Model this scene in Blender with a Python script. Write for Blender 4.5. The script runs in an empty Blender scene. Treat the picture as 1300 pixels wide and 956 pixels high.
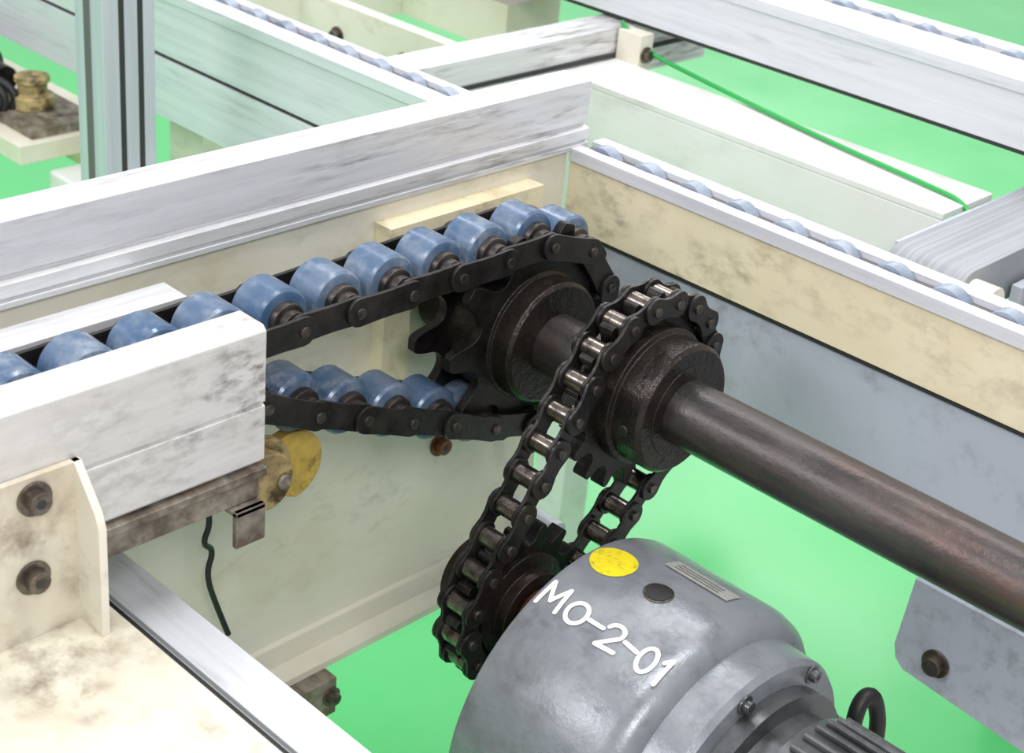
import bpy, math, random
from mathutils import Matrix, Vector
random.seed(3)
pi=math.pi
# ------------------------------------------------------------------ materials
def mk(name, c1, c2=None, rough=.5, metal=0.0, scale=(8,8,8), lo=.4, hi=.65, dirt=None, dscale=(20,20,20), dlo=.6, dhi=.75, bump=0.0, bscale=80, detail=6, rvar=.12, spec=.5, grime=None, gscale=(5,5,5), glo=.52, ghi=.75, damt=1.0, mask=None):
    m=bpy.data.materials.new(name); m.use_nodes=True
    nt=m.node_tree; N=nt.nodes; L=nt.links
    b=N['Principled BSDF']; b.inputs['Metallic'].default_value=metal
    b.inputs['Specular IOR Level'].default_value=spec
    tc=N.new('ShaderNodeTexCoord')
    def noise(sc,det=detail,scalev=1.0,off=0):
        mp=N.new('ShaderNodeMapping'); mp.inputs['Scale'].default_value=sc; mp.inputs['Location'].default_value=(off,off*.7,off*.3)
        L.new(tc.outputs['Object'],mp.inputs['Vector'])
        n=N.new('ShaderNodeTexNoise'); n.inputs['Scale'].default_value=scalev; n.inputs['Detail'].default_value=det; n.inputs['Roughness'].default_value=.65
        L.new(mp.outputs['Vector'],n.inputs['Vector']); return n
    def ramp(src,a,b_,hi_=1.0,lo_=0.0):
        r=N.new('ShaderNodeMapRange'); r.inputs['From Min'].default_value=a; r.inputs['From Max'].default_value=b_; r.inputs['To Max'].default_value=hi_; r.inputs['To Min'].default_value=lo_; r.clamp=True
        L.new(src,r.inputs['Value']); return r.outputs['Result']
    def mix(f,a,bcol):
        x=N.new('ShaderNodeMix'); x.data_type='RGBA'
        L.new(f,x.inputs['Factor'])
        if isinstance(a,tuple): x.inputs['A'].default_value=(*a,1)
        else: L.new(a,x.inputs['A'])
        x.inputs['B'].default_value=(*bcol,1); return x.outputs['Result']
    def mul(a,b_):
        x=N.new('ShaderNodeMath'); x.operation='MULTIPLY'; L.new(a,x.inputs[0]); L.new(b_,x.inputs[1]); return x.outputs[0]
    n1=noise(scale)
    col=mix(ramp(n1.outputs['Fac'],lo,hi),c1,c2 if c2 else c1)
    if grime:
        n4=noise(gscale,off=7.7,det=5)
        col=mix(ramp(n4.outputs['Fac'],glo,ghi),col,grime)
    if dirt:
        n2=noise(dscale,off=3.1,det=8)
        n5=noise(tuple(x*.22 for x in dscale),off=5.5,det=3)
        f=mul(ramp(n2.outputs['Fac'],dlo-.06,dhi,damt),ramp(n5.outputs['Fac'],.42,.60))
        if mask:   # dirt gathers towards one end of the part: (axis, from, to, base amount)
            sp=N.new('ShaderNodeSeparateXYZ'); L.new(tc.outputs['Object'],sp.inputs[0])
            f=mul(f,ramp(sp.outputs[mask[0]],mask[1],mask[2],1.0,mask[3]))
        col=mix(f,col,dirt)
    L.new(col,b.inputs['Base Color'])
    rr=N.new('ShaderNodeMapRange'); rr.inputs['To Min'].default_value=max(.05,rough-rvar); rr.inputs['To Max'].default_value=min(1,rough+rvar)
    rr.inputs['From Min'].default_value=.3; rr.inputs['From Max'].default_value=.7
    L.new(n1.outputs['Fac'],rr.inputs['Value']); L.new(rr.outputs['Result'],b.inputs['Roughness'])
    if bump>0:
        n3=noise((bscale,)*3,det=4,off=1.7)
        bp=N.new('ShaderNodeBump'); bp.inputs['Strength'].default_value=bump; bp.inputs['Distance'].default_value=.002
        L.new(n3.outputs['Fac'],bp.inputs['Height']); L.new(bp.outputs['Normal'],b.inputs['Normal'])
    return m
ALU_Y=mk('aluminium_along_y',(.77,.78,.79),(.65,.66,.67),.34,.3,(160,3,160),.4,.7,dirt=(.12,.11,.10),dscale=(260,30,260),dlo=.51,dhi=.67,grime=(.58,.58,.56),gscale=(30,3,20),damt=.9,mask=(1,-.30,.14,.3))
ALU_X=mk('aluminium_along_x',(.73,.75,.79),(.62,.64,.68),.36,.15,(3,120,120),.4,.7,dirt=(.28,.28,.28),dscale=(20,200,200),dlo=.58,dhi=.74,damt=.5)
ALU_D=mk('aluminium_scuffed',(.76,.76,.74),(.66,.65,.63),.38,.25,(90,5,120),.4,.7,dirt=(.06,.05,.04),dscale=(150,80,170),dlo=.48,dhi=.68,grime=(.58,.56,.51),gscale=(12,7,22),glo=.5,ghi=.8,damt=1.0,mask=(1,-.38,-.25,.14))
ALU_Z=mk('aluminium_post_metal',(.54,.57,.63),(.45,.48,.54),.36,.12,(90,90,3),.4,.7)
CREAM=mk('cream_paint',(.76,.74,.635),(.71,.685,.57),.4,0,(7,7,7),.4,.7,dirt=(.24,.19,.12),dscale=(34,34,60),dlo=.57,dhi=.78,grime=(.66,.60,.45),gscale=(6,6,9),damt=.5)
FOOT=mk('cream_paint_grimy',(.70,.67,.56),(.62,.58,.46),.45,0,(9,9,9),.4,.7,dirt=(.16,.12,.075),dscale=(60,60,60),dlo=.50,dhi=.72,grime=(.50,.42,.29),gscale=(13,13,13),glo=.50,ghi=.74,damt=.8)
CREAM2=mk('cream_paint_stained',(.82,.75,.54),(.76,.68,.46),.40,0,(10,10,10),.4,.7,dirt=(.12,.09,.05),dscale=(50,70,80),dlo=.53,dhi=.72,grime=(.67,.57,.36),gscale=(9,9,16),damt=.7,mask=(0,.18,-.18,.45))
WHITEP=mk('pale_panel_paint',(.78,.78,.76),(.70,.70,.67),.45,0,(5,5,5),.4,.7,dirt=(.36,.34,.30),dscale=(12,30,30),dlo=.54,dhi=.78,damt=.6)
GREYP=mk('grey_blue_panel',(.50,.55,.62),(.44,.49,.56),.40,.1,(6,6,6),.4,.7,dirt=(.16,.16,.16),dscale=(90,60,90),dlo=.53,dhi=.73,damt=.6)
BLACK=mk('greasy_black_steel',(.010,.009,.009),(.030,.026,.023),.36,.5,(60,60,60),.4,.7,bump=.25,bscale=300)
PLATE=mk('chain_link_plate',(.017,.016,.016),(.040,.035,.031),.34,.45,(50,50,50),.4,.7,bump=.2,bscale=300)
STEELR=mk('worn_chain_roller',(.30,.27,.23),(.085,.07,.06),.26,.95,(120,120,120),.42,.62)
PINM=mk('chain_pin_end',(.13,.115,.10),(.045,.037,.032),.35,.8,(150,150,150))
HUB=mk('oily_cast_iron',(.022,.018,.016),(.044,.034,.027),.30,.55,(40,40,40),.4,.7,bump=.5,bscale=160)
SHAFT=mk('dark_rusty_shaft',(.050,.046,.046),(.100,.089,.085),.36,.62,(10,50,50),.40,.66,dirt=(.22,.10,.055),dscale=(20,50,50),dlo=.48,dhi=.69,bump=.25,bscale=120,damt=.85,mask=(0,.0,.28,.35))
BLUE=mk('blue_roller_plastic',(.060,.120,.215),(.14,.195,.275),.25,.1,(22,22,22),.40,.66,dirt=(.36,.40,.44),dscale=(120,120,120),dlo=.49,dhi=.70,damt=.8)
BLUEL=mk('pale_blue_roller',(.20,.25,.32),(.34,.39,.46),.35,.1,(40,40,40))
ROLLIN=mk('roller_core',(.05,.046,.042),(.10,.085,.075),.4,.7,(80,80,80))
MOTG=mk('motor_grey_paint',(.215,.235,.26),(.28,.30,.32),.30,.25,(12,20,20),.4,.7,dirt=(.07,.07,.07),dscale=(60,60,60),dlo=.54,dhi=.73,bump=.12,bscale=260,damt=.65,grime=(.19,.20,.21),gscale=(25,25,25))
MOTD=mk('motor_dark_metal',(.09,.095,.10),(.15,.155,.16),.3,.6,(30,30,30))
WTXT=mk('white_marker_paint',(.88,.88,.86),(.70,.71,.71),.5,0,(150,150,150),.5,.7)
YEL=mk('yellow_sticker',(.78,.66,.02),(.66,.54,.02),.4,0,(80,80,80),.4,.7,dirt=(.30,.26,.03),dscale=(300,300,300),dlo=.54,dhi=.7)
LABEL=mk('name_plate_metal',(.50,.49,.45),(.36,.35,.32),.35,.3,(260,260,20))
YG=mk('yellow_plastic',(.64,.45,.09),(.44,.31,.08),.4,0,(40,40,40),.4,.65,dirt=(.07,.05,.03),dscale=(90,90,90),dlo=.50,dhi=.66)
YG2=mk('brown_stained_plastic',(.50,.39,.18),(.30,.22,.10),.4,0,(50,50,50),.4,.65,dirt=(.06,.04,.02),dscale=(70,70,70),dlo=.50,dhi=.62)
RUST=mk('rusty_steel',(.16,.125,.09),(.36,.33,.27),.5,.3,(30,60,60),.4,.65,dirt=(.04,.03,.025),dscale=(70,70,70),dlo=.50,dhi=.66)
BOLTM=mk('bolt_steel',(.20,.17,.145),(.09,.075,.06),.35,.8,(150,150,150))
BROWNB=mk('brown_bolt',(.20,.07,.035),(.10,.04,.02),.45,.4,(150,150,150))
RUB=mk('black_rubber',(.012,.012,.012),None,.5)
DKSLOT=mk('dark_slot',(.03,.03,.03),None,.6)
GRSLOT=mk('grey_slot',(.12,.12,.12),None,.6)
BELT=mk('grey_conveyor_belt',(.25,.27,.29),(.33,.35,.37),.5,0,(300,3,3),.45,.55)
GREENC=mk('green_cable_sheath',(.02,.36,.07),None,.4)
FLOOR=mk('green_epoxy_floor',(.095,.60,.18),(.13,.64,.22),.20,0,(1.5,1.5,1.5),.4,.7,rvar=.06,spec=.5)
GREYFL=mk('grey_floor_added',(.50,.51,.49),(.44,.45,.43),.3,0,(2,2,2),.4,.7)

# ------------------------------------------------------------------ mesh builder
class MB:
    def __init__(s): s.v=[]; s.f=[]; s.m=[]; s.mats=[]
    def mi(s,m):
        if m not in s.mats: s.mats.append(m)
        return s.mats.index(m)
    def prism(s,pts,ax,a0,a1,mat,capmat=None):
        n=len(pts); b=len(s.v)
        area=sum(pts[i][0]*pts[(i+1)%n][1]-pts[(i+1)%n][0]*pts[i][1] for i in range(n))
        if area<0: pts=pts[::-1]
        if a0>a1: a0,a1=a1,a0
        for a in (a0,a1):
            for p in pts:
                q=[0,0,0]; q[ax]=a; q[(ax+1)%3]=p[0]; q[(ax+2)%3]=p[1]; s.v.append(tuple(q))
        k=s.mi(mat); kc=s.mi(capmat) if capmat else k
        for i in range(n):
            j=(i+1)%n; s.f.append((b+i,b+j,b+n+j,b+n+i)); s.m.append(k)
        s.f.append(tuple(range(b+n-1,b-1,-1))); s.m.append(kc)
        s.f.append(tuple(range(b+n,b+2*n))); s.m.append(kc)
    def box(s,x0,x1,y0,y1,z0,z1,mat):
        s.prism([(y0,z0),(y1,z0),(y1,z1),(y0,z1)],0,x0,x1,mat)
    def cyl(s,ax,c,r,a0,a1,mat,seg=32,capmat=None):
        s.prism([(c[0]+r*math.cos(2*pi*i/seg),c[1]+r*math.sin(2*pi*i/seg)) for i in range(seg)],ax,a0,a1,mat,capmat)
    def rev(s,ax,c,prof,seg,mats):
        if not isinstance(mats,list): mats=[mats]*(len(prof)-1)
        b=len(s.v)
        for a,r in prof:
            for i in range(seg):
                t=2*pi*i/seg; q=[0,0,0]; q[ax]=a; q[(ax+1)%3]=c[0]+r*math.cos(t); q[(ax+2)%3]=c[1]+r*math.sin(t); s.v.append(tuple(q))
        for k in range(len(prof)-1):
            mm=s.mi(mats[k])
            for i in range(seg):
                j=(i+1)%seg
                s.f.append((b+k*seg+i,b+k*seg+j,b+(k+1)*seg+j,b+(k+1)*seg+i)); s.m.append(mm)
        s.f.append(tuple(range(b+seg-1,b-1,-1))); s.m.append(s.mi(mats[0]))
        e=b+(len(prof)-1)*seg
        s.f.append(tuple(range(e,e+seg))); s.m.append(s.mi(mats[-1]))
    def obj(s,name,bevel=0,parent=None,ang=32):
        me=bpy.data.meshes.new(name); me.from_pydata(s.v,[],s.f)
        for m in s.mats: me.materials.append(m)
        me.polygons.foreach_set('material_index',s.m)
        me.polygons.foreach_set('use_smooth',[True]*len(s.f))
        me.update(); me.set_sharp_from_angle(angle=math.radians(ang))
        o=bpy.data.objects.new(name,me); bpy.context.collection.objects.link(o)
        if bevel:
            bm=o.modifiers.new('bevel','BEVEL'); bm.width=bevel; bm.segments=2; bm.limit_method='ANGLE'; bm.angle_limit=math.radians(40); bm.harden_normals=True
        if parent: o.parent=parent
        return o
def empty(name):
    o=bpy.data.objects.new(name,None); bpy.context.collection.objects.link(o); return o
def tube(name,pts,r,mat,parent=None):
    c=bpy.data.curves.new(name,'CURVE'); c.dimensions='3D'; sp=c.splines.new('NURBS'); sp.points.add(len(pts)-1)
    for i,p in enumerate(pts): sp.points[i].co=(*p,1)
    sp.use_endpoint_u=True; sp.order_u=3; c.bevel_depth=r; c.bevel_resolution=4; c.use_fill_caps=True; c.materials.append(mat)
    o=bpy.data.objects.new(name,c); bpy.context.collection.objects.link(o)
    if parent: o.parent=parent
    return o
def bolt(mb,ax,c,a,sg,r,mat=BOLTM):
    mb.cyl(ax,c,r*1.55,a,a+sg*r*.3,mat,28)
    mb.cyl(ax,c,r,a,a+sg*r*1.25,mat,24)
    mb.cyl(ax,c,r*.5,a+sg*r*1.2,a+sg*r*1.29,DKSLOT,6)

# ------------------------------------------------------------------ floor (green lane, grey part added to cut green bounce)
mb=MB(); mb.box(-14,.12,-5,18,-.62,-.55,FLOOR); mb.box(.12,6,-5,18,-.62,-.55,GREYFL); mb.obj('floor')

# ------------------------------------------------------------------ big aluminium beam
mb=MB()
sec=[(-.250,.0795),(-.217,.0795),(-.217,.0835),(-.2195,.084),(-.2195,.0855),(-.217,.086),(-.217,.0945),(-.220,.095),(-.223,.0955),(-.223,.098),(-.220,.0985),(-.220,.1300),(-.248,.1300)]
mb.prism([(z,x) for x,z in sec],1,-1.1,.136,ALU_Y)
mb.obj('aluminium_guide_beam',.0006)
# ------------------------------------------------------------------ cream conveyor side frame
mb=MB()
mb.box(-.227,-.221,-1.1,.118,-.262,.079,CREAM)
mb.box(-.240,-.198,-1.1,.118,-.268,-.262,CREAM)
mb.box(-.221,-.216,-1.1,.118,-.262,-.244,CREAM)
mb.box(-.221,-.205,-.068,.078,.049,.066,CREAM2)
mb.box(-.221,-.209,-.066,-.042,-.075,.049,CREAM2)
for y,z in ((.076,-.142),(.008,-.133)):
    bolt(mb,0,(y,z),-.221,1,.0062,BROWNB)
mb.box(-.221,-.185,-.165,-.115,-.300,-.268,RUST)
bolt(mb,0,(-.120,-.283),-.185,1,.005,BOLTM)
mb.cyl(0,(.100,-.226),.0095,-.221,-.172,ALU_Z,28)
mb.box(-.30,-.23,-1.05,-.98,-.55,.079,CREAM)
mb.obj('conveyor_side_frame',.0008)

# ------------------------------------------------------------------ slot rails with pale rollers
def x_rail(x0,x1,yf,z_top,z_mid,z_bot,facemat,lowmat,w=.032,s0=.009,s1=.021,pitch=.0415,lowoff=.004):
    mb=MB()
    mb.box(x0,x1,yf,yf+w,z_mid,z_top-.010,facemat)
    sec=[(yf-.002,z_top-.010),(yf-.002,z_top),(yf+s0,z_top),(yf+s0,z_top-.006),(yf+s1,z_top-.006),(yf+s1,z_top),(yf+w+.002,z_top),(yf+w+.002,z_top-.010)]
    mb.prism(sec,0,x0,x1,ALU_X)
    mb.box(x0,x1,yf+.002,yf+w-.002,z_mid-.004,z_mid,DKSLOT)
    if lowmat: mb.box(x0,x1,yf+lowoff,yf+w-.004,z_bot,z_mid-.004,lowmat)
    x=x0+.02
    while x<x1-.02:
        mb.cyl(1,(z_top-.0118,x),.0150,yf+s0+.0012,yf+s1-.0012,BLUEL,28)
        x+=pitch
    mb.box(x0,x1,yf+s0,yf+s1,z_top-.006,z_top-.0045,GRSLOT)
    return mb
mb=x_rail(-.219,.75,.12,.082,.020,-.114,CREAM2,GREYP,w=.034,s0=.009,s1=.023)
mb.box(.66,.72,.125,.145,-.55,-.114,CREAM)
mb.obj('cross_conveyor_rail',.0005)
mb=x_rail(-1.5,-.252,.100,.082,.020,-.042,ALU_X,ALU_X,w=.042,s0=.020,s1=.033,lowoff=.0)
mb.box(-1.45,-1.40,.11,.14,-.55,-.042,ALU_X)
mb.obj('cross_conveyor_rail',.0005)
mb=x_rail(-1.5,1.2,.42,.138,.084,.07,ALU_X,None,w=.088,s0=.052,s1=.068)
mb.box(1.1,1.16,.43,.49,-.55,.080,ALU_X); mb.box(-1.4,-1.34,.43,.49,-.55,.080,ALU_X)
mb.obj('far_conveyor_rail',.0005)
mb=MB()
mb.box(-.46,-.42,.146,.54,.030,.079,ALU_Y); mb.box(-.42,-.418,.146,.54,.052,.056,DKSLOT)
mb.box(-.418,-.39,.40,.418,.03,.079,CREAM); bolt(mb,0,(.409,.06),-.39,1,.005)
mb.obj('frame_cross_member',.0005)
mb=MB()
mb.box(-.86,-.76,.146,1.3,.0,.06,CREAM); mb.box(-.76,-.465,.30,.315,-.02,.045,CREAM)
mb.box(-.85,-.79,.2,.26,-.55,0,CREAM); mb.box(-.76,-.60,.44,.52,.0,.05,CREAM)
for x in (-.70,-.60,-.52): bolt(mb,1,(.012,x),.30,-1,.006)
mb.obj('cream_frame_member',.001)

# post
mb=MB()
mb.box(-.640,-.598,-.035,.015,-.55,.35,ALU_Z)
for y in (-.020,-.002):
    mb.box(-.599,-.5965,y,y+.005,-.55,.35,DKSLOT)
mb.box(-.625,-.616,-.0365,-.034,-.55,.35,GRSLOT)
mb.obj('aluminium_post',.0015)
mb=MB()
mb.box(-.595,-.565,-.01,.098,-.075,-.045,ALU_X); mb.box(-.595,-.555,.02,.026,-.11,-.045,CREAM); bolt(mb,1,(-.08,-.575),.02,-1,.006)
mb.obj('post_bracket',.001)

# wide pale panel frame behind
mb=MB()
mb.box(-.4175,-.02,.325,.40,.045,.051,WHITEP)
mb.box(-.4175,-.02,.325,.330,-.10,.045,WHITEP)
mb.box(-.4175,-.02,.395,.40,.030,.045,WHITEP)
mb.box(-.41,-.37,.34,.38,-.55,.045,WHITEP)
mb.obj('pale_panel_frame',.001)
tube('green_cable',[(-.42,.405,.085),(-.40,.415,.062),(-.34,.412,.056),(-.25,.395,.054),(-.15,.375,.054),(-.06,.362,.054),(-.012,.355,.053),(.0,.35,.03)],.002,GREENC)

# belt conveyor
mb=MB()
pts=[]
for i in range(13):
    t=pi/2+pi*i/12; pts.append((.222+.019*math.cos(t),.044+.019*math.sin(t)))
pts=[(.80,.063)]+pts+[(.80,.025)]
mb.prism(pts,0,.004,.064,BELT)
mb.box(.068,.076,.275,.8,.0,.040,ALU_Z); mb.box(-.012,-.002,.245,.8,.0,.052,ALU_Z)
mb.cyl(0,(.222,.044),.013,.064,.083,CREAM,24)
mb.box(.065,.090,.200,.232,.018,.034,CREAM)
for i in range(14): mb.box(.0765,.081,.285+i*.02,.295+i*.02,.010,.038,DKSLOT)
mb.box(.01,.055,.6,.65,-.55,.025,CREAM)
mb.obj('belt_conveyor',.0005)

# ------------------------------------------------------------------ near conveyor rail pair
YE=-.2545
mb=MB()
x0,f,zt=-.1185,-.095,.0955
sec=[(x0,.010),(f-.003,.010),(f-.003,.0125),(f,.013),(f,.047),(f-.002,.0475),(f-.002,.049),(f,.0495),(f,zt-.003),(f-.003,zt),(x0,zt)]
mb.prism([(z,x) for x,z in sec],1,-1.1,YE,ALU_D)
mb.obj('chain_guide_rail',.0006)
mb=MB()
mb.prism([(.010,-.205),(.010,-.182),(.076,-.182),(.076,-.205)],1,-1.1,YE+.01,ALU_Y)
mb.box(-.2208,-.205,-1.0,-.9,.02,.06,ALU_Y)
mb.obj('chain_guide_rail',.0006)
mb=MB()
mb.box(-.118,-.092,-.370,YE,.004,.0095,RUST)
mb.box(-.100,-.0945,-.370,YE-.004,-.010,.004,RUST)
mb.box(-.118,-.088,YE-.024,YE-.004,-.014,-.0105,RUST)
mb.box(-.092,-.088,YE-.024,YE-.004,-.034,-.0105,RUST)
mb.obj('support_angle_bar',.0008)
mb=MB()
def blob(cy,cz,ry,rz,a0,a1,extra,n=14):
    return [(cy+ry*math.cos(a0+(a1-a0)*i/n),cz+rz*math.sin(a0+(a1-a0)*i/n)) for i in range(n+1)]+extra
mb.prism(blob(-.196,-.038,.024,.024,pi*.62,-pi*.45,[(-.214,-.052),(-.240,-.030),(-.240,-.004)]),0,-.152,-.143,YG)
mb.prism(blob(-.224,-.026,.020,.021,pi*.55,-pi*.5,[(-.252,-.040),(-.252,.0)]),0,-.141,-.134,YG2)
mb.prism(blob(-.232,-.024,.018,.019,pi*.5,-pi*.5,[(-.252,-.040),(-.252,.003)]),0,-.133,-.119,YG2)
mb.cyl(0,(-.222,-.026),.005,-.119,-.116,RUST,20)
mb.obj('yellow_chain_guide',.0012)
tube('black_wire',[(-.216,-.235,-.03),(-.205,-.220,-.07),(-.20,-.214,-.10),(-.20,-.222,-.115),(-.203,-.210,-.125),(-.20,-.219,-.14),(-.20,-.210,-.17),(-.198,-.202,-.195)],.0020,RUB)

# mounting bracket with bolts
mb=MB()
mb.box(-.0945,-.0905,-.62,-.371,-.045,.058,FOOT)
tri=[(-.036,-.0945),(-.036,-.070),(.028,-.070),(.036,-.073),(.058,-.0905),(.058,-.0945)]
mb.prism(tri,1,-.375,-.3705,CREAM)
mb.box(-.0905,.30,-.9,-.358,-.042,-.036,FOOT)
bolt(mb,0,(-.3975,.046),-.0905,1,.0060); bolt(mb,0,(-.4005,.001),-.0905,1,.0060)
mb.obj('mounting_bracket',.001)
# slotted profile towards the viewer
mb=MB()
yb=-.015; zb=-.006
sec=[(-.352,-.10),(-.288,-.10),(-.288,-.060),(-.316,-.060),(-.316,-.064),(-.324,-.064),(-.324,-.060),(-.352,-.060)]
mb.prism([(a+yb,b+zb) for a,b in sec],0,-.2195,.45,ALU_X)
mb.box(-.215,.45,-.3235+yb,-.3165+yb,-.0645+zb,-.0635+zb,DKSLOT)
mb.box(.40,.45,-.345+yb,-.295+yb,-.55,-.10+zb,ALU_X)
mb.obj('slotted_aluminium_profile',.0008)

# ------------------------------------------------------------------ sprockets
def sprocket_pts(c,n,rp,rv,rt,phase,sub=20):
    pts=[]
    ed=rv*.93/rp; half=pi/n
    for k in range(n):
        for j in range(sub):
            f=(j/sub-.5)*2*half
            a=abs(f)
            if a<ed: r=rp-math.sqrt(rv*rv-(rp*a)**2)
            else:
                r0=rp-math.sqrt(rv*rv-(rp*ed)**2); t=(a-ed)/(half-ed); t=min(1,t*1.45)
                r=r0+(rt-r0)*math.sin(t*pi/2)
            ph=phase+k*2*half+f
            pts.append((c[0]+r*math.cos(ph),c[1]+r*math.sin(ph)))
    return pts
P=.0415; RP=P/(2*math.sin(pi/10))
mb=MB()
for a,b in ((-.137,-.130),(-.171,-.164)):
    mb.prism(sprocket_pts((0,0),10,RP,.0120,.0790,pi/2,26),0,a,b,BLACK)
mb.rev(0,(0,0),[(-.215,.030),(-.171,.030),(-.1705,.05),(-.14,.05),(-.1295,.046),(-.1285,.0435),(-.1145,.0435),(-.112,.041)],56,HUB)
mb.obj('conveyor_sprocket',.0006)
CA=(0,0); CB=(-.100,-.120); p2=.0215
RA=p2/(2*math.sin(pi/18)); RB=p2/(2*math.sin(pi/14)); XC=-.038
def belt_path(cA,rA,cB,rB):
    dy=cB[0]-cA[0]; dz=cB[1]-cA[1]; d=math.hypot(dy,dz); base=math.atan2(dz,dy)
    al=math.acos((rA-rB)/d)
    a1=base-al; a2=base+al
    LA=rA*((a1+2*pi)-a2); LB=rB*(a2-a1); Ls=d*math.sin(al)
    tot=LA+LB+2*Ls
    A1=(cA[0]+rA*math.cos(a1),cA[1]+rA*math.sin(a1)); B1=(cB[0]+rB*math.cos(a1),cB[1]+rB*math.sin(a1))
    A2=(cA[0]+rA*math.cos(a2),cA[1]+rA*math.sin(a2)); B2=(cB[0]+rB*math.cos(a2),cB[1]+rB*math.sin(a2))
    def at(s):
        s%=tot
        if s<LA:
            t=a2+s/rA; return (cA[0]+rA*math.cos(t),cA[1]+rA*math.sin(t))
        s-=LA
        if s<Ls: f=s/Ls; return (A1[0]+(B1[0]-A1[0])*f,A1[1]+(B1[1]-A1[1])*f)
        s-=Ls
        if s<LB: t=a1+s/rB; return (cB[0]+rB*math.cos(t),cB[1]+rB*math.sin(t))
        s-=LB; f=s/Ls; return (B2[0]+(A2[0]-B2[0])*f,B2[1]+(A2[1]-B2[1])*f)
    return at,tot,a1,a2
at,tot,a1,a2=belt_path(CA,RA,CB,RB)
nl=2*round(tot/p2/2); st=tot/nl
pins=[at(i*st) for i in range(nl)]
phA=a2
cand=min(range(nl),key=lambda i:abs(math.hypot(pins[i][0]-CB[0],pins[i][1]-CB[1])-RB)+ (0 if pins[i][1]<CB[1] else 1))
phB=math.atan2(pins[cand][1]-CB[1],pins[cand][0]-CB[0])
def plate(mb,p,q,h,x0,x1,mat,waist=1.0,seg=8):
    d=math.hypot(q[0]-p[0],q[1]-p[1]); a=math.atan2(q[1]-p[1],q[0]-p[0])
    r=h/2; pts=[]
    for i in range(seg+1):
        t=pi/2+pi*i/seg; pts.append((r*math.cos(t),r*math.sin(t)))
    if waist<1:
        for f in (.38,.5,.62): pts.append((d*f,-r*waist))
    for i in range(seg+1):
        t=-pi/2+pi*i/seg; pts.append((d+r*math.cos(t),r*math.sin(t)))
    if waist<1:
        for f in (.62,.5,.38): pts.append((d*f,r*waist))
    ca,sa=math.cos(a),math.sin(a)
    mb.prism([(p[0]+x*ca-y*sa,p[1]+x*sa+y*ca) for x,y in pts],0,x0,x1,mat)
mb=MB()
for i in range(nl):
    p,q=pins[i],pins[(i+1)%nl]
    off=(.0082,.0106) if i%2 else (.0109,.0133)
    for sg in (-1,1):
        plate(mb,p,q,.0182,XC+sg*off[0],XC+sg*off[1],PLATE,.74)
    mb.cyl(0,p,.0066,XC-.0080,XC+.0080,STEELR,20)
    mb.cyl(0,p,.0034,XC-.0152,XC+.0152,PINM,14)
mb.obj('drive_roller_chain',.0004)
mb=MB()
mb.prism(sprocket_pts(CA,18,RA,.0068,RA+.0062,phA,16),0,XC-.0055,XC+.0055,BLACK)
mb.rev(0,CA,[(-.051,.030),(-.045,.034),(-.038,.047),(-.023,.047),(-.022,.0435),(-.003,.0435),(0,.041)],56,HUB)
mb.cyl(0,(-.0,.0),.031,-.001,.0006,HUB,40)
# set screw on the hub barrel (radial)
ang=math.radians(186); cc=(-.012,.0436*math.cos(ang),.0436*math.sin(ang)); b0=len(mb.v); rr=.0040
for lift in (-.001,.0010):
    for i in range(16):
        t=2*pi*i/16; dx=rr*math.cos(t); dt=rr*math.sin(t)
        rad=.0436+lift
        mb.v.append((cc[0]+dx, rad*math.cos(ang)-dt*math.sin(ang), rad*math.sin(ang)+dt*math.cos(ang)))
for i in range(16):
    j=(i+1)%16; mb.f.append((b0+i,b0+j,b0+16+j,b0+16+i)); mb.m.append(mb.mi(PINM))
mb.f.append(tuple(range(b0+16,b0+32))); mb.m.append(mb.mi(RUB))
mb.obj('chain_sprocket',.0006)
mb=MB()
mb.prism(sprocket_pts(CB,14,RB,.0068,RB+.0062,phB,16),0,XC-.0055,XC+.0055,BLACK)
mb.rev(0,CB,[(-.078,.024),(-.076,.0275),(-.043,.0275),(-.038,.036),(-.029,.036),(-.027,.027),(-.019,.027)],48,HUB)
mb.obj('chain_sprocket',.0006)

# ------------------------------------------------------------------ main shaft
mb=MB(); mb.rev(0,(0,0),[(-.2205,.0205),(-.22,.0215),(.70,.0215)],72,SHAFT)
mb.box(.62,.65,-.04,.119,-.03,.03,CREAM)
mb.obj('drive_shaft')

# ------------------------------------------------------------------ conveyor roller chain
P0=(-.232,.022)
dist=math.hypot(*P0); al=math.acos(RP/dist); base=math.atan2(P0[1],P0[0])
tA=base+al
sweep=(pi/2)-(tA-2*pi)
if sweep>2*pi: sweep-=2*pi
def cpath(s):
    if s<=0: return (s,RP)
    if s<RP*sweep: t=pi/2-s/RP; return (RP*math.cos(t),RP*math.sin(t))
    s-=RP*sweep; T=(RP*math.cos(pi/2-sweep),RP*math.sin(pi/2-sweep)); Ls=math.hypot(P0[0]-T[0],P0[1]-T[1])
    if s<Ls:
        f=s/Ls; return (T[0]+(P0[0]-T[0])*f,T[1]+(P0[1]-T[1])*f)
    s-=Ls; return (P0[0]-s,P0[1]+.003)
Pa=RP*2*pi/10
cp=[]
for k in range(18,0,-1): cp.append(cpath(-k*P))
s=0
while True:
    q=cpath(s); cp.append(q)
    if q[0]<-.75 and q[1]<.05: break
    s+= Pa if s<RP*sweep-.01 else P
mb=MB()
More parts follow.
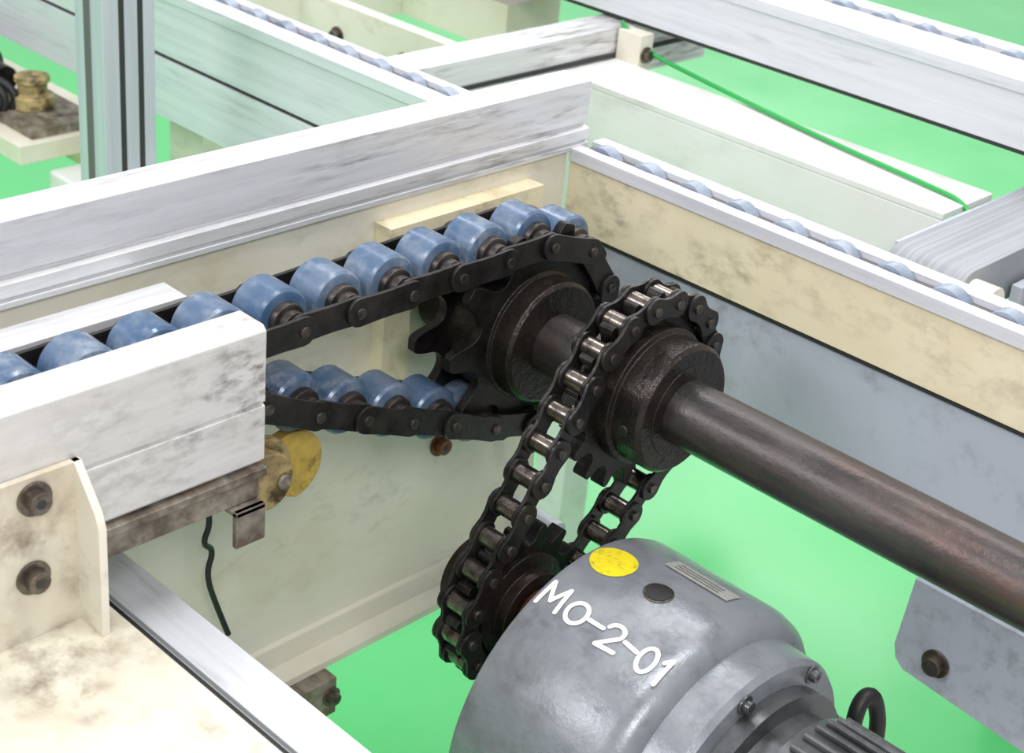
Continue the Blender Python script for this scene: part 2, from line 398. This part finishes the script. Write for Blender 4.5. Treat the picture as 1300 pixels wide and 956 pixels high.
for i,p in enumerate(cp):
    if i<len(cp)-1:
        q=cp[i+1]
        if i%2: f=(-.1265,-.1237); b=(-.1775,-.1747)
        else: f=(-.1232,-.1206); b=(-.1742,-.1714)
        plate(mb,p,q,.0185,f[0],f[1],PLATE,.93); plate(mb,p,q,.0185,b[0],b[1],PLATE,.93)
    mb.rev(0,p,[(-.1675,.0155),(-.1655,.0188),(-.1425,.0188),(-.1405,.0172),(-.1400,.0145)],32,BLUE)
    mb.rev(0,p,[(-.1705,.0085),(-.1290,.0085),(-.1285,.0070)],20,ROLLIN)
    mb.rev(0,p,[(-.1395,.0120),(-.1350,.0115),(-.1345,.0100)],20,ROLLIN)
    mb.cyl(0,p,.0036,-.179,-.1190,PINM,14)
mb.obj('conveyor_roller_chain',.0004)

# ------------------------------------------------------------------ gear motor
CM=(-.078,-.183); RM=.114
gm=empty('gear_motor')
mb=MB()
mb.rev(0,CM,[(-.012,.050),(0.000,.055),(0,.108),(.003,.1125),(.008,.114),(.096,.114),(.105,.1115),(.111,.106),(.113,.100),(.134,.099),(.138,.096),(.139,.088)],96,MOTG)
mb.rev(0,CM,[(.139,.084),(.150,.084),(.151,.072),(.163,.072)],72,MOTD)
mb.rev(0,CM,[(.163,.073),(.165,.077),(.255,.077),(.270,.068)],72,MOTD)
for i in range(40):
    t=2*pi*i/40; c=(CM[0]+.079*math.cos(t),CM[1]+.079*math.sin(t))
    mb.cyl(0,c,.0024,.17,.25,MOTD,10)
for i in range(8):
    t=2*pi*i/8+.2; bolt(mb,0,(CM[0]+.092*math.cos(t),CM[1]+.092*math.sin(t)),.139,1,.0040,MOTD)
mb.rev(0,CB,[(-.018,.018),(-.010,.026),(.002,.028)],40,BROWNB)
mb.obj('housing',.0006,gm)
mb=MB()
mb.box(.01,.13,CM[0]-.09,CM[0]+.09,-.32,-.285,MOTG); mb.box(-.02,.36,-.22,.08,-.345,-.32,CREAM)
mb.box(0,.05,-.20,-.15,-.55,-.345,CREAM); mb.box(.3,.35,-.20,-.15,-.55,-.345,CREAM); mb.box(0,.05,.02,.07,-.55,-.345,CREAM)
mb.obj('motor_base',.001,gm)
def onc(x,th,r): return (x,CM[0]+r*math.cos(th),CM[1]+r*math.sin(th))
def patch(name,outline_fn,r,mat,rings=4,seg=40):
    v=[];f=[]
    for k in range(rings+1):
        for i in range(seg):
            x,a=outline_fn(2*pi*i/seg,k/rings); v.append(onc(x,a,r))
    for k in range(rings):
        for i in range(seg):
            j=(i+1)%seg; f.append((k*seg+i,k*seg+j,(k+1)*seg+j,(k+1)*seg+i))
    me=bpy.data.meshes.new(name); me.from_pydata(v,[],f); me.materials.append(mat)
    o=bpy.data.objects.new(name,me); bpy.context.collection.objects.link(o); o.parent=gm
def disc(xc,thc,rad):
    return lambda t,k:(xc+rad*k*math.cos(t),math.radians(thc)+rad*k*math.sin(t)/RM)
def rect(xc,thc,hx,hy):
    def fn(t,k):
        c,s=math.cos(t),math.sin(t); m=max(abs(c),abs(s)); return (xc+hx*k*c/m,math.radians(thc)+hy*k*s/m/RM)
    return fn
patch('yellow_dot',disc(.021,90,.0150),RM+.0005,YEL)
patch('hole_rim',disc(.059,91.5,.0094),RM+.0005,STEELR)
patch('threaded_hole',disc(.059,91.5,.0080),RM+.0008,RUB)
patch('name_plate',rect(.064,73,.024,.0080),RM+.0008,LABEL)
for i in range(3): patch('name_plate_print',rect(.062,71.5+i*1.8,.017,.0004),RM+.0011,MOTD,2,16)
# hand-painted code: every glyph is made of brush strokes laid on the curved housing
def arc(cx,cy,rx,ry,a0,a1,n=12):
    return [(cx+rx*math.cos(math.radians(a0+(a1-a0)*i/n)),cy+ry*math.sin(math.radians(a0+(a1-a0)*i/n))) for i in range(n+1)]
GL={'M':[[(-.42,-.5),(-.36,.5),(0,-.22),(.36,.5),(.44,-.5)]],
    'O':[arc(0,0,.40,.46,90,450,20)],
    '-':[[(-.36,.02),(.36,-.02)]],
    '2':[arc(0,.22,.32,.28,165,-30,10)+[(-.36,-.48),(.40,-.46)]],
    '0':[arc(0,0,.30,.48,80,440,20)],
    '1':[[(-.16,.28),(.04,.5),(.02,-.5)]]}
def strokes(ch,h,x0,thc,rot,w=.0028,r=RM+.0007):
    v=[];f=[]
    ca,sa=math.cos(rot),math.sin(rot)
    def add(p):
        x,y=p; x,y=x*ca-y*sa,x*sa+y*ca
        v.append(onc(x0+x,math.radians(thc)-y/RM,r+len(v)*1e-7)); return len(v)-1
    for line in GL[ch]:
        P_=[(a*h,b*h) for a,b in line]
        D=[]
        for a,b in zip(P_,P_[1:]):
            n=max(1,int(math.hypot(b[0]-a[0],b[1]-a[1])/.002))
            D+= [(a[0]+(b[0]-a[0])*k/n,a[1]+(b[1]-a[1])*k/n) for k in range(n)]
        D.append(P_[-1])
        for a,b in zip(D,D[1:]):
            d=math.hypot(b[0]-a[0],b[1]-a[1]) or 1e-9; nx,ny=-(b[1]-a[1])/d*w/2,(b[0]-a[0])/d*w/2
            f.append((add((a[0]-nx,a[1]-ny)),add((b[0]-nx,b[1]-ny)),add((b[0]+nx,b[1]+ny)),add((a[0]+nx,a[1]+ny))))
        for c in P_:
            ids=[add((c[0]+w/2*math.cos(2*pi*k/10),c[1]+w/2*math.sin(2*pi*k/10))) for k in range(10)]
            f.append(tuple(ids))
    me=bpy.data.meshes.new('painted_code'); me.from_pydata(v,[],f); me.materials.append(WTXT)
    o=bpy.data.objects.new('painted_code',me); bpy.context.collection.objects.link(o); o.parent=gm
for ch,x,th,rt,h in (('M',.0145,113,.04,.0175),('O',.0340,113.6,-.1,.0165),('-',.0485,113.2,.08,.0150),('2',.0620,114,.06,.0175),('-',.0755,113.4,-.08,.0140),('0',.0885,114,.10,.0175),('1',.1010,114.4,.02,.0180)):
    strokes(ch,h,x,th,rt)

# ------------------------------------------------------------------ plate lower right and hose
mb=MB()
p=[(.122,-.112),(.118,-.168),(.121,-.178),(.128,-.184),(.60,-.230),(.60,-.112)]
mb.prism([(z,x) for x,z in p],1,.1185,.1235,GREYP)
bolt(mb,1,(-.165,.150),.1185,-1,.0065)
mb.obj('lower_side_plate',.0006)
tube('black_hose',[(.150,.025,-.22),(.142,.034,-.175),(.140,.044,-.160),(.144,.054,-.162),(.150,.062,-.20),(.155,.075,-.55)],.0055,RUB)
# background left bits
tube('cream_pipe',[(-2.4,.20,-.20),(-1.6,.20,-.20),(-1.02,.20,-.20)],.0125,CREAM2)
mb=MB()
mb.box(-1.20,-.86,.03,.16,-.125,-.105,CREAM)
mb.box(-.99,-.87,.05,.13,-.105,-.095,RUST)
mb.rev(2,(-.935,.09),[(-.095,.022),(-.082,.022),(-.080,.015),(-.070,.015),(-.068,.018),(-.062,.018)],32,YG2)
mb.rev(0,(.08,-.075),[(-1.20,.026),(-1.02,.026),(-1.01,.014),(-.97,.014)],32,BLACK)
mb.box(-1.18,-1.12,.06,.12,-.55,-.125,CREAM)
mb.obj('lift_actuator',.001)
for k in range(5):
    tube('black_cable',[(-1.18,.045+k*.012,-.06),(-1.04,.02,-.035-.010*k),(-.960,.01+.012*k,-.060),(-.925,.030+.012*k,-.088),(-.985,.015,-.16),(-1.05,.0,-.3),(-1.10,-.02,-.55)],.0045,RUB)
mb=MB(); mb.box(-.86,-.78,.06,.11,-.20,-.135,WHITEP); mb.box(-.84,-.81,.07,.10,-.55,-.20,WHITEP)
mb.obj('white_equipment_box',.004)

# ------------------------------------------------------------------ light
w=bpy.data.worlds.new('factory_ambient'); bpy.context.scene.world=w; w.use_nodes=True
w.node_tree.nodes['Background'].inputs['Color'].default_value=(.98,.95,1,1); w.node_tree.nodes['Background'].inputs['Strength'].default_value=.68
def area(name,loc,tgt,sx,sy,pw,col=(1,1,1)):
    l=bpy.data.lights.new(name,'AREA'); l.shape='RECTANGLE'; l.size=sx; l.size_y=sy; l.energy=pw; l.color=col
    o=bpy.data.objects.new(name,l); o.location=loc; o.rotation_euler=(Vector(tgt)-Vector(loc)).to_track_quat('-Z','Y').to_euler(); bpy.context.collection.objects.link(o)
area('unseen_lamp',(.3,-.2,2.4),(0,0,0),2.0,.35,41)
area('unseen_lamp',(-1.2,1.6,2.6),(-.4,.4,0),3.0,.5,44)
area('unseen_lamp',(1.8,-1.5,1.8),(0,0,-.1),.9,.6,34,(1,.97,.97))  # added front fill, outweighs green bounce on upright faces
area('unseen_lamp',(-1.4,-2.6,2.0),(-.6,0,0),1.6,.5,38,(1,.96,1))  # added fill for the rear rails, offsets green tint from the floor
area('unseen_lamp',(-3.3,5.1,3),(-3.3,5.1,0),2.4,.5,26)  # added where the glossy floor mirrors it, lightens the green
area('unseen_lamp',(-5.5,8.5,3.4),(-5.5,8.5,0),6,3,300)  # large source added for its pale reflection on the far floor
# ------------------------------------------------------------------ camera
cam=bpy.data.cameras.new('camera'); co=bpy.data.objects.new('camera',cam); bpy.context.collection.objects.link(co)
dX=(.7077,.3740,-.5995);dY=(.7013,-.2684,.6604);dZ=(.0861,-.8878,-.4522)
R=Matrix(((dX[0],-dX[1],-dX[2]),(dY[0],-dY[1],-dY[2]),(dZ[0],-dZ[1],-dZ[2])))
M=R.to_quaternion().to_matrix().to_4x4(); M.translation=Vector((.5069,-.7241,.482)); co.matrix_world=M
cam.sensor_width=36; cam.lens=2024.6/1300*36; cam.shift_y=-45/1300; cam.clip_start=.01
cam.dof.use_dof=True; cam.dof.focus_distance=.98; cam.dof.aperture_fstop=14
bpy.context.scene.camera=co
bpy.context.scene.view_settings.view_transform='Standard'
